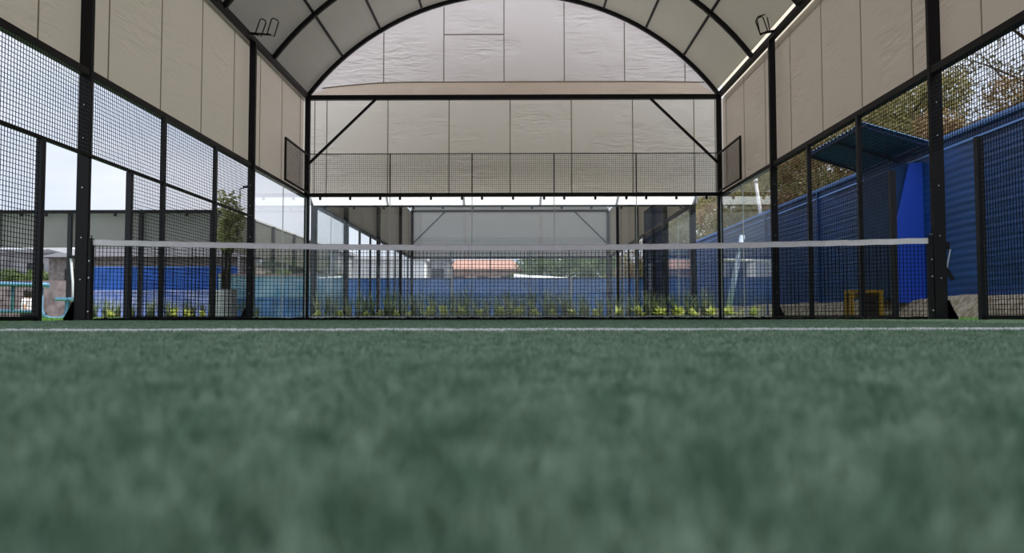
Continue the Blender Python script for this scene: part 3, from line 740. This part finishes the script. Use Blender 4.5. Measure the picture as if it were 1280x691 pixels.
# ------------------------------------------------------------------ second court beyond the glass
CX = -.27; Y0, Y1 = 11.6, 31.4
def r2(name, ya, yb, m, n=24):
    mb = MB()
    for j in range(n):
        t0 = -TH+2*TH*j/n; t1 = -TH+2*TH*(j+1)/n; a = arc_pt(t0, R_ARC+.09); b = arc_pt(t1, R_ARC+.09)
        mb.face([(CX+a[0], ya, a[1]), (CX+a[0], yb, a[1]), (CX+b[0], yb, b[1]), (CX+b[0], ya, b[1])])
    return mb.build(name, m, None, True)
t = empty('court_canopy', (CX, 21.5, 0), 'dark-framed fabric canopy over the second court, seen through the far glass', 'canopy')
def gable(mb, Y, z0):
    quad_xz(mb, Y, CX-5.12, CX+5.12, z0, 5.42)
    for j in range(24):
        t0 = -TH+2*TH*j/24; t1 = -TH+2*TH*(j+1)/24; a = arc_pt(t0, R_ARC+.05); b = arc_pt(t1, R_ARC+.05)
        mb.face([(CX+a[0], Y, 5.40), (CX+b[0], Y, 5.40), (CX+b[0], Y, b[1]), (CX+a[0], Y, a[1])])
o = r2('roof_membrane', Y0, Y1, T_ROOF); o.parent = t; o.location = -t.location
mb = MB(); gable(mb, Y0+.02, 3.02); part(mb, 'near_end_wall', mat('pale outer tarpaulin', (.86, .88, .92), .6), t)
mb = MB(); mb.face([(CX-4.98, 11.52, 2.97), (CX+5.0, 11.52, 2.97), (CX+5.0, 10.95, 3.27), (CX-4.98, 10.95, 3.27)]); part(mb, 'added_bright_strip', tarp('white added strip fabric', (.9, .92, .95), .85, (.93, .95, 1), bump=0), t)  # added sloping sheet, catches the sun in place of the bright outer tarpaulin
for x in (-4.98, -3, -1, 1, 3, 5.0): part(MB().bar((CX+x, 11.56, 2.99), (CX+x, 10.95, 3.29), .03), 'added_strip_bracket', STEEL2, t)  # made-up brackets holding the added bright sheet
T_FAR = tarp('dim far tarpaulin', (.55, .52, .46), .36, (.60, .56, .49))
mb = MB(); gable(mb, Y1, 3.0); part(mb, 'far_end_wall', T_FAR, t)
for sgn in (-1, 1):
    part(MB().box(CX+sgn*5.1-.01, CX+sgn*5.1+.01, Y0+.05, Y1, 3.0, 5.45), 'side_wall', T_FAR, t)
for sgn in (-1, 1):
    for y in (Y0, Y0+4, Y0+9.9, Y0+15.8, Y1): part(MB().box(CX+sgn*4.98-.07, CX+sgn*4.98+.07, y-.07, y+.07, 0, 5.4), 'column', STEEL2, t)
    for y in (Y0+6, Y0+8, Y0+12, Y0+14, Y0+18): part(MB().box(CX+sgn*4.95-.035, CX+sgn*4.95+.035, y-.035, y+.035, 0, 3), 'post', STEEL2, t)
    part(MB().box(CX+sgn*5-.05, CX+sgn*5+.05, Y0, Y1, 2.95, 3.04), 'side_rail', STEEL2, t)
    part(MB().bar((CX+sgn*4.9, Y1-.1, 3.75), (CX+sgn*3.3, Y1-.1, 5.35), .06), 'brace', STEEL2, t)
part(MB().box(CX-5, CX+5, Y0-.04, Y0+.04, 2.93, 3.02), 'near_rail', STEEL2, t)
part(MB().box(CX-5, CX+5, Y1-.1, Y1-.02, 5.34, 5.45), 'cross_beam', STEEL, t)
part(MB().box(CX-5, CX+5, Y1-.1, Y1-.02, 2.95, 3.08), 'far_rail', STEEL, t)
mb = MB()
for k in range(13): x = CX-4.7+k*.78; part(MB().box(x-.03, x+.03, Y0-.07, Y0-.03, 2.87, 2.95), 'clip', STEEL2, t)
for k in range(1, 5): x = CX-5+2*k; part(MB().box(x-.025, x+.025, Y1-.04, Y1+.0, 0, 3.4), 'post', STEEL2, t)
mb = MB(); wires(mb, (CX-4.95, Y1-.12, 3.05), (1, 0, 0), 9.9, (0, 0, 1), .95, .10, .10, .008); part(mb, 'wire_mesh', WIRE, t)
FG = empty('glass_wall', (CX, Y0, 0), 'glass wall of the second court, seen behind the planted bed', 'glass wall')
for k in range(5): glass_panel(FG, CX-5+2*k+.04, Y0, CX-3+2*k-.04, Y0, 2.92, clips=False, joint=False)
for sgn, sd_ in ((-1, 'left'), (1, 'right')):
    t = empty('glass_wall', (CX+sgn*5, Y0+2, 0), f'{sd_} side glass of the second court beyond the far glass', 'glass wall')
    for k in range(2): glass_panel(t, CX+sgn*5, Y0+.1+k*1.95, CX+sgn*5, Y0+.1+k*1.95+1.9, 2.92, clips=False, joint=False)
# second court net, and dark windscreen on its right side
t = empty('windscreen', (4.78, 17.8, 0), 'dark blue windscreen cloth on the right side of the second court', 'windscreen')
part(MB().box(4.78, 4.81, 15.9, 20.2, .35, 3.9), 'cloth', BLUE_D, t)
mb = MB()
for z in (.4, 1.6, 3.85): mb.bar((4.83, 15.9, z), (4.83, 20.2, z), .04)
part(mb, 'rail', STEEL, t)
part(MB().box(4.8, 4.87, 15.85, 15.92, 0, 3.95), 'post', STEEL, t)
part(MB().box(4.8, 4.87, 20.18, 20.25, 0, 3.95), 'post', STEEL, t)

# ------------------------------------------------------------------ things beyond the second court
def wall_thing(name, x0, x1, y0, y1, z1, m, label, cat='wall', cap=None, capm=None):
    t = empty(name, ((x0+x1)/2, (y0+y1)/2, 0), label, cat)
    part(MB().box(x0, x1, y0, y1, -.01, z1), 'wall', m, t)
    if cap: part(MB().box(x0-.03, x1+.03, y0-.04, y1+.04, z1, z1+cap), 'coping', capm, t)
    return t
wall_thing('boundary_wall', -12.5, 7.7, 38, 38.2, 2.25, mat('weathered blue wall paint', (.04, .13, .33), .7, noise=.2, nscale=1.5), 'far blue boundary wall behind the second court', cap=.06, capm=BLUE_D)
wall_thing('low_wall', -7.2, 2.5, 35, 35.15, 1.25, mat('deep blue green wall', (.02, .09, .22), .7, noise=.3, nscale=2), 'low dark blue-green wall in front of the far blue wall')
def house(x0, x1, y0, y1, h, wm, label, roofm=TERRA, rh=.9, wins=3, flat=False):
    t = empty('house', ((x0+x1)/2, (y0+y1)/2, 0), label, 'house')
    part(MB().box(x0, x1, y0, y1, 0, h), 'wall', wm, t)
    if flat: part(MB().box(x0-.15, x1+.15, y0-.15, y1+.15, h, h+.2), 'parapet', roofm, t)
    else:
        mb = MB(); ym = (y0+y1)/2; e = .35
        P = [(x0-e, y0-e, h-.05), (x1+e, y0-e, h-.05), (x1+e, y1+e, h-.05), (x0-e, y1+e, h-.05), (x0+.5, ym, h+rh), (x1-.5, ym, h+rh)]
        for f in ((0, 1, 5, 4), (1, 2, 5), (2, 3, 4, 5), (3, 0, 4), (3, 2, 1, 0)): mb.face([P[i] for i in f])
        part(mb, 'roof', roofm, t)
    for k in range(wins):
        xc = x0+(x1-x0)*(k+.5)/wins; w = part(MB().box(xc-.45, xc+.45, y0-.04, y0+.03, h-1.6, h-.6), 'window', STEEL2, t)
        w2 = MB().box(xc-.38, xc+.38, y0-.05, y0-.035, h-1.52, h-.68); mb_local(w2, 'pane', GLASS, w)
    return t
house(fromx(558, 62), fromx(648, 62), CAMY+62, CAMY+68, 3.7, mat('pinkish brick wall', (.40, .26, .21), .9, noise=.25, nscale=2), 'low brick house with a terracotta roof beyond the far blue wall')
house(fromx(535, 58), fromx(562, 58), CAMY+57, CAMY+60, 4.0, GREYW, 'small grey flat-roofed hut left of the terracotta house', GREYW, wins=1, flat=True)
house(fromx(420, 56), fromx(532, 56), CAMY+55, CAMY+60, 3.9, PALEW, 'white flat-roofed building behind the second court on the left', PALEW, wins=0, flat=True)
house(fromx(318, 50), fromx(420, 50), CAMY+50, CAMY+56, 4.1, GREYW, 'grey flat-roofed building far beyond the left side glass', GREYW, wins=3, flat=True)
house(fromx(826, 60), fromx(900, 60), CAMY+60, CAMY+66, 3.5, mat('faded red wall', (.30, .18, .17), .9, noise=.2), 'reddish house with a pale roof seen through the far right glass', PALEW, .5, 2)
house(fromx(905, 50), fromx(965, 50), CAMY+26, CAMY+27, 1.0, BLUE_L, 'low blue shed beyond the right glass', BLUE_L, wins=0, flat=True) if False else None
# sloped pale shed roof
D = 52; t = empty('lean_to_roof', (fromx(690, D), CAMY+D, 0), 'white sloping shed roof just above the far blue wall', 'roof')
mb = MB(); x0, x1 = fromx(642, D), fromx(728, D); mb.hexa([(x0, CAMY+D, 2.50), (x1, CAMY+D, 2.22), (x1, CAMY+D+3, 2.5), (x0, CAMY+D+3, 2.8), (x0, CAMY+D, 2.62), (x1, CAMY+D, 2.34), (x1, CAMY+D+3, 2.62), (x0, CAMY+D+3, 2.92)])
part(mb, 'sheet', PALEW, t)
for x in (x0+.2, (x0+x1)/2, x1-.2): part(MB().box(x-.05, x+.05, CAMY+D+.1, CAMY+D+.2, 0, 2.4), 'post', STEEL2, t)
# trees beyond
TG = make_tree(11, 4.4, 2.0, 7000, L_GREEN, .10)
for i, (px, d, s) in enumerate(((676, 58, .95), (706, 60, 1.0), (738, 57, 1.0), (768, 61, .95), (790, 56, .8), (655, 66, .9), (880, 52, 1.0), (345, 40, .5), (912, 49, 1.0))):
    place(TG, used, (fromx(px, d), CAMY+d, 0), i*2.1, s, ['leafy green tree beyond the far blue wall, right of the terracotta house', 'small green tree beyond the left side glass', 'green tree beyond the far right glass'][0 if i < 6 else (1 if px == 345 else 2)], 'tree',
          ['green trees beyond the far wall', 'x', 'green trees at the far right'][0 if i < 6 else (1 if px == 345 else 2)])
for o in list(col.objects):
    if o.get('group') == 'x': del o['group']
# posts in the far field
for i, (px, top) in enumerate(((565, 331), (714, 345))):
    D = 34; X = fromx(px, D); thing_mesh(MB().tube([(X, CAMY+D, 0), (X, CAMY+D, (395-top)*D/1012)], .035, 8), 'white_pole', PALEW, ['thin white pole in front of the terracotta house', 'thin white pole below the sloping white roof'][i], 'pole')

# ------------------------------------------------------------------ left side
# third court to the left
Y3 = CAMY+22.5
t = empty('screened_wall', (-13, Y3, 0), 'grey-screened end of the neighbouring court on the left', 'court end')
part(MB().box(-22, -8, Y3-.04, Y3+.04, 2.95, 3.04), 'top_rail', STEEL, t)
for px in (-100, -10, 82, 172, 262): x = fromx(px, 22.5); part(MB().box(x-.05, x+.05, Y3+.0, Y3+.1, 0, 2.95), 'post', STEEL2, t)
x = -8; part(MB().box(x-.07, x+.07, Y3, Y3+.14, 0, 3.0), 'post', STEEL2, t)
for px in (-12, 22, 54, 86, 141, 175, 231, 264): x = fromx(px, 22.5); part(MB().box(x-.035, x+.035, Y3-.07, Y3-.03, 2.86, 2.95), 'clip', STEEL, t)
part(MB().box(-22, -8, Y3+.12, Y3+.14, 2.0, 2.97), 'windscreen', WINDSC, t)
t = empty('screened_fence', (-8, Y3+7, 0), 'grey-green screened side fence of the neighbouring court beyond the left glass', 'fence')
part(MB().box(-8.02, -7.98, Y3+.16, Y3+12, 1.9, 3.0), 'windscreen', OLIVE, t)
for y in (2, 4, 6.5, 9, 12): part(MB().box(-7.97, -7.87, Y3+y-.05, Y3+y+.05, 0, 3.0), 'post', STEEL2, t)
part(MB().box(-8.03, -7.95, Y3+.16, Y3+12, 3.0, 3.05), 'top_rail', KERB, t)
wall_thing('blue_wall', -15.9, -10.3, 20.4, 20.6, 1.87, BLUE_L, 'bright cobalt blue low wall beyond the left fence', cap=.05, capm=BLUE_C)
wall_thing('turquoise_wall', -9.6, -5.55, 16.6, 16.8, 1.38, TURQ, 'low turquoise painted wall beyond the left side glass', cap=.06, capm=mat('pinkish coping', (.55, .40, .36), .8))
thing_mesh(MB().box(-9.6, -5.7, 16.2, 16.35, -.01, .62).box(-9.7, -5.6, 16.15, 16.4, .62, .66), 'blue_bench_wall', mat('mid blue painted render', (.10, .26, .50), .7, noise=.3, nscale=3), 'low blue block seat in front of the turquoise wall', 'wall')
thing_mesh(MB().box(-15.4, -10.9, 19.3, 19.45, -.01, .95).box(-15.4, -10.9, 19.2, 19.5, .95, 1.0), 'pale_blue_wall', mat('pale blue render', (.16, .28, .72), .8, c2=(.5, .58, .85), nscale=2), 'pale blue low wall in front of the cobalt blue wall', 'wall')
house(-34, -15.5, CAMY+46, CAMY+52, 3.7, GREYW, 'long grey building beyond the left court', GREYW, wins=7, flat=True)
house(-22, -12.2, CAMY+38, CAMY+43, 2.9, mat('brown grey render', (.20, .18, .17), .9, noise=.3), 'brownish house with a grey pitched roof beyond the left court', mat('dark grey roof', (.10, .10, .11), .8), .7, 4)
D = 34; t = empty('white_gutter_roof', (-20, CAMY+D, 0), 'white sloping roof edge at the far left', 'roof')
mb = MB(); xa, xb = fromx(-60, D), fromx(96, D)
mb.hexa([(xa, CAMY+D, 3.75), (xb, CAMY+D, 2.62), (xb, CAMY+D+.8, 2.72), (xa, CAMY+D+.8, 3.85), (xa, CAMY+D, 4.0), (xb, CAMY+D, 2.87), (xb, CAMY+D+.8, 2.97), (xa, CAMY+D+.8, 4.1)])
part(mb, 'sheet', PALEW, t)
for px in (-20, 40, 90): x = fromx(px, D); part(MB().box(x-.06, x+.06, CAMY+D+.3, CAMY+D+.42, 0, 3.45-(px+20)*.0075), 'post', STEEL2, t)
wall_thing('stone_wall', -34, -16.1, 22.5, 22.8, 1.5, mat('mottled brown stone', (.16, .13, .12), .9, c2=(.34, .28, .26), nscale=3), 'mottled brown stone wall far behind the picnic table')
# trees left far
for i, (px, d, s) in enumerate(((140, 60, .9), (60, 42, .55), (20, 40, .5))):
    place(TG, used, (fromx(px, d), CAMY+d, 0), i*2.7, s, ['green tree behind the grey buildings on the left', 'small green tree right of the picnic table, in the distance', 'small green tree above the picnic table, in the distance'][i], 'tree', None)
    
# street lamp
D = 30; X = fromx(297, D)
t = empty('street_lamp', (X, CAMY+D, 0), 'slim street lamp rising behind the potted shrub', 'street lamp')
part(MB().tube([(X, CAMY+D, 0), (X, CAMY+D, 4.85)], [.05, .03], 8), 'pole', STEELG, t); part(MB().tube([(X, CAMY+D, 4.82), (X+.22, CAMY+D, 4.88)], .02, 6), 'arm', STEEL, t)
part(MB().box(X+.12, X+.36, CAMY+D-.07, CAMY+D+.07, 4.86, 4.93), 'lamp_head', STEEL, t)
# small white pole with box
D = 18; X = fromx(88, D)
t = empty('white_stay', (X, CAMY+D, 0), 'thin slanting white stay behind the left net column', 'pole')
part(MB().tube([(fromx(85, D), CAMY+D, 1.40), (fromx(93, D), CAMY+D, .0)], .025, 8), 'shaft', PALEW, t); part(MB().box(fromx(83, D), fromx(90, D), CAMY+D-.04, CAMY+D+.04, 1.36, 1.42), 'bracket', STEEL, t)

# lawns
thing_mesh(MB().box(-17, -5.35, -6, 9.5, -.011, -.004), 'lawn', GROUND, 'bright green lawn outside the left fence', 'lawn')
thing_mesh(MB().box(5.35, 7.42, -6, 16, -.011, -.004), 'lawn', GROUND, 'green lawn strip at the foot of the right-hand earth bank', 'lawn')
t = empty('white_railing', (6.9, CAMY+24, 0), 'white horizontal rail on posts outside the right glass wall', 'railing')
part(MB().tube([(6.05, CAMY+24, 1.72), (7.6, CAMY+24, 1.66)], .045, 8), 'rail', PALEW, t, True)
for x in (6.15, 7.5): part(MB().tube([(x, CAMY+24, 0), (x, CAMY+24, 1.68)], .03, 8), 'post', BLUE_D, t)
n = 26000; x = rng.uniform(-16, -5.4, n); y = rng.uniform(-1.5, 11, n)
V, F = blade_mesh('lawn', x, y, .045, .012, .7, LAWN, 1, z0=-.012)
o = np_mesh('lawn_grass', V, F, LAWN); tag(o, 'bright green grass outside the left fence', 'grass', kind='stuff')
n = 9000; x = rng.uniform(5.5, 7.4, n); y = rng.uniform(-3, 12, n)
V, F = blade_mesh('lawn', x, y, .035, .012, .7, LAWN, 1, z0=-.012)
o = np_mesh('lawn_grass', V, F, LAWN); tag(o, 'bright green grass strip between the court and the right-hand bank', 'grass', kind='stuff')

# picnic table
D = 16.0; YT = CAMY+D
t = empty('picnic_table', (-9.85, YT, 0), 'light blue picnic table with attached bench outside the left fence', 'picnic table')
mb = MB()
for k in range(5): mb.box(-10.48+k*.256, -10.48+k*.256+.236, YT-.2, YT+1.5, .70, .745)
part(mb, 'table_top', SKYB, t)
part(MB().tube([(-10.45, YT-.2, .70), (-9.25, YT-.2, .70), (-9.22, YT-.17, .70), (-9.22, YT+1.45, .70)], .035, 8), 'top_frame', SKYB, t, True)
for yy in (YT-.05, YT+1.3):
    part(MB().tube([(-9.33, yy, .68), (-9.33, yy, .2), (-9.27, yy, .08), (-9.15, yy, .03), (-8.98, yy, .03), (-8.89, yy, .09), (-8.86, yy, .2), (-8.86, yy, .40)], .033, 8), 'leg', SKYB, t, True)
    part(MB().tube([(-10.37, yy, .68), (-10.37, yy, .2), (-10.43, yy, .08), (-10.55, yy, .03), (-10.72, yy, .03), (-10.81, yy, .09), (-10.84, yy, .2), (-10.84, yy, .40)], .033, 8), 'leg', SKYB, t, True)
    part(MB().tube([(-10.37, yy, .17), (-9.33, yy, .17)], .03, 8), 'stretcher', SKYB, t, True)
part(MB().tube([(-9.82, YT-.05, .70), (-9.82, YT-.05, .17)], .03, 8), 'strut', SKYB, t, True)
for (xa, xb) in ((-9.08, -8.66), (-11.04, -10.62)):
    mb = MB(); mb.box(xa, (xa+xb)/2-.01, YT-.2, YT+1.5, .40, .45); mb.box((xa+xb)/2+.01, xb, YT-.2, YT+1.5, .40, .45); part(mb, 'bench', SKYB, t)

t.rotation_euler = (0, 0, math.radians(30)); t.location.x -= .1

# person sitting on the grass
def skin_mesh(name, verts, edges, radii, m, parent, root=0, sub=2):
    me = bpy.data.meshes.new(name); me.from_pydata(verts, edges, []); me.update(); me.materials.append(m)
    o = bpy.data.objects.new(name, me); col.objects.link(o)
    md = o.modifiers.new('skin', 'SKIN'); md.use_smooth_shade = True
    if not me.skin_vertices: me.skin_vertices.new()
    for i, r in enumerate(radii):
        me.skin_vertices[0].data[i].radius = (r, r) if not isinstance(r, tuple) else r
    me.skin_vertices[0].data[root].use_root = True
    s = o.modifiers.new('sub', 'SUBSURF'); s.levels = sub; s.render_levels = sub
    o.parent = parent
    return o
D = 20; PXc = fromx(31, D); PS = .92
t = empty('person', (PXc, CAMY+D, .0), 'person with dark hair in a white shirt and black trousers sitting on the grass', 'person')
t.scale = (PS, PS, PS)
# local: x to the right (legs go right), z up, pelvis at z .11
V = [(0, 0, .12), (-.01, 0, .26), (0, 0, .40), (.02, 0, .50), (.035, 0, .57),          # 0 pelvis .. 4 neck
     (.05, 0, .64), (.05, 0, .72),                                                     # 5,6 head
     (.02, -.17, .49), (.10, -.24, .27), (.28, -.16, .22),                             # 7-9 near arm to the knee
     (.02, .17, .49), (-.12, .22, .28), (-.20, .20, .05),                              # 10-12 far arm propping
     (.04, -.10, .12), (.36, -.14, .16), (.33, .06, .06),                              # 13-15 near leg crossed
     (.04, .10, .12), (.42, .16, .16), (.50, -.10, .06), (.56, -.14, .04), (.36, .14, .04)]
E = [(0, 1), (1, 2), (2, 3), (3, 4), (4, 5), (5, 6), (3, 7), (7, 8), (8, 9), (3, 10), (10, 11), (11, 12), (0, 13), (13, 14), (14, 15), (0, 16), (16, 17), (17, 18), (18, 19), (15, 20)]
Rr = [.12, .115, .125, .10, .05, .085, .08, .05, .038, .026, .05, .038, .026, .085, .06, .042, .085, .06, .042, .03, .03]
def fingers(V, E, R, w, d):
    b0 = len(V); V.append(tuple(w[i]+d[i]*.05 for i in range(3))); E.append((b0-b0+fw, b0)); R.append(.026)
    side = Vector(d).cross(Vector((0, 0, 1))).normalized()
    for k in range(4):
        p = Vector(V[b0])+side*(.022*(k-1.5)); i = len(V)
        V.append(tuple(p+Vector(d)*.035)); V.append(tuple(p+Vector(d)*(.07+.006*(k in (1, 2)))-Vector((0, 0, .018)))); E.append((b0, i)); E.append((i, i+1)); R.extend([.009, .007])
    i = len(V); p = Vector(w)+side*.035+Vector(d)*.03; V.append(tuple(p)); V.append(tuple(p+Vector(d)*.03+side*.012)); E.append((fw, i)); E.append((i, i+1)); R.extend([.011, .009])
fw = 9; fingers(V, E, Rr, V[9], (.95, .1, -.2))
fw = 12; fingers(V, E, Rr, V[12], (-.9, .3, -.2))
skin_mesh('body', V, E, Rr, SKIN, t)
skin_mesh('shirt', [(0, 0, .17), (-.01, 0, .27), (0, 0, .40), (.02, 0, .51), (.02, -.17, .50), (.07, -.215, .36), (.02, .17, .50), (-.06, .2, .38)],
          [(0, 1), (1, 2), (2, 3), (3, 4), (4, 5), (3, 6), (6, 7)], [.135, .13, .14, .10, .066, .055, .066, .055], SHIRT, t)
skin_mesh('trousers', [(0, 0, .12), (.04, -.10, .12), (.36, -.14, .16), (.33, .04, .07), (.04, .10, .12), (.42, .16, .16), (.49, -.08, .07)],
          [(0, 1), (1, 2), (2, 3), (0, 4), (4, 5), (5, 6)], [.13, .10, .072, .056, .10, .072, .056], TROUS, t)
mb = MB(); mb.lathe((.035, 0, .70), [(.001, .125), (.06, .11), (.105, .06), (.118, 0), (.112, -.06), (.085, -.10), (.05, -.11)], 18); mb.build('hair', HAIR, t, True)
mb = MB(); mb.tube([(.148, 0, .68), (.162, 0, .655), (.145, 0, .645)], [.008, .014, .01], 6); mb.build('nose', SKIN, t, True)
for s in (-1, 1):
    MB().tube([(.04, s*.085, .70), (.045, s*.098, .68), (.045, s*.088, .655)], [.012, .016, .01], 6).build('ear', SKIN, t, True)
    MB().tube([(.132, s*.03, .69), (.14, s*.03, .69)], [.011, .006], 8).build('eye', HAIR, t, True)
    x_, y_ = ((.36, .14) if s > 0 else (.56, -.14))
    MB().tube([(x_-.04, y_, .045), (x_+.05, y_+.02*s, .05), (x_+.14, y_+.04*s, .03)], [.04, .045, .028], 8).build('shoe', TROUS, t, True)
MB().tube([(.135, -.022, .625), (.14, 0, .622), (.135, .022, .625)], .006, 6).build('mouth', mat('lips', (.35, .12, .10), .6), t, True)
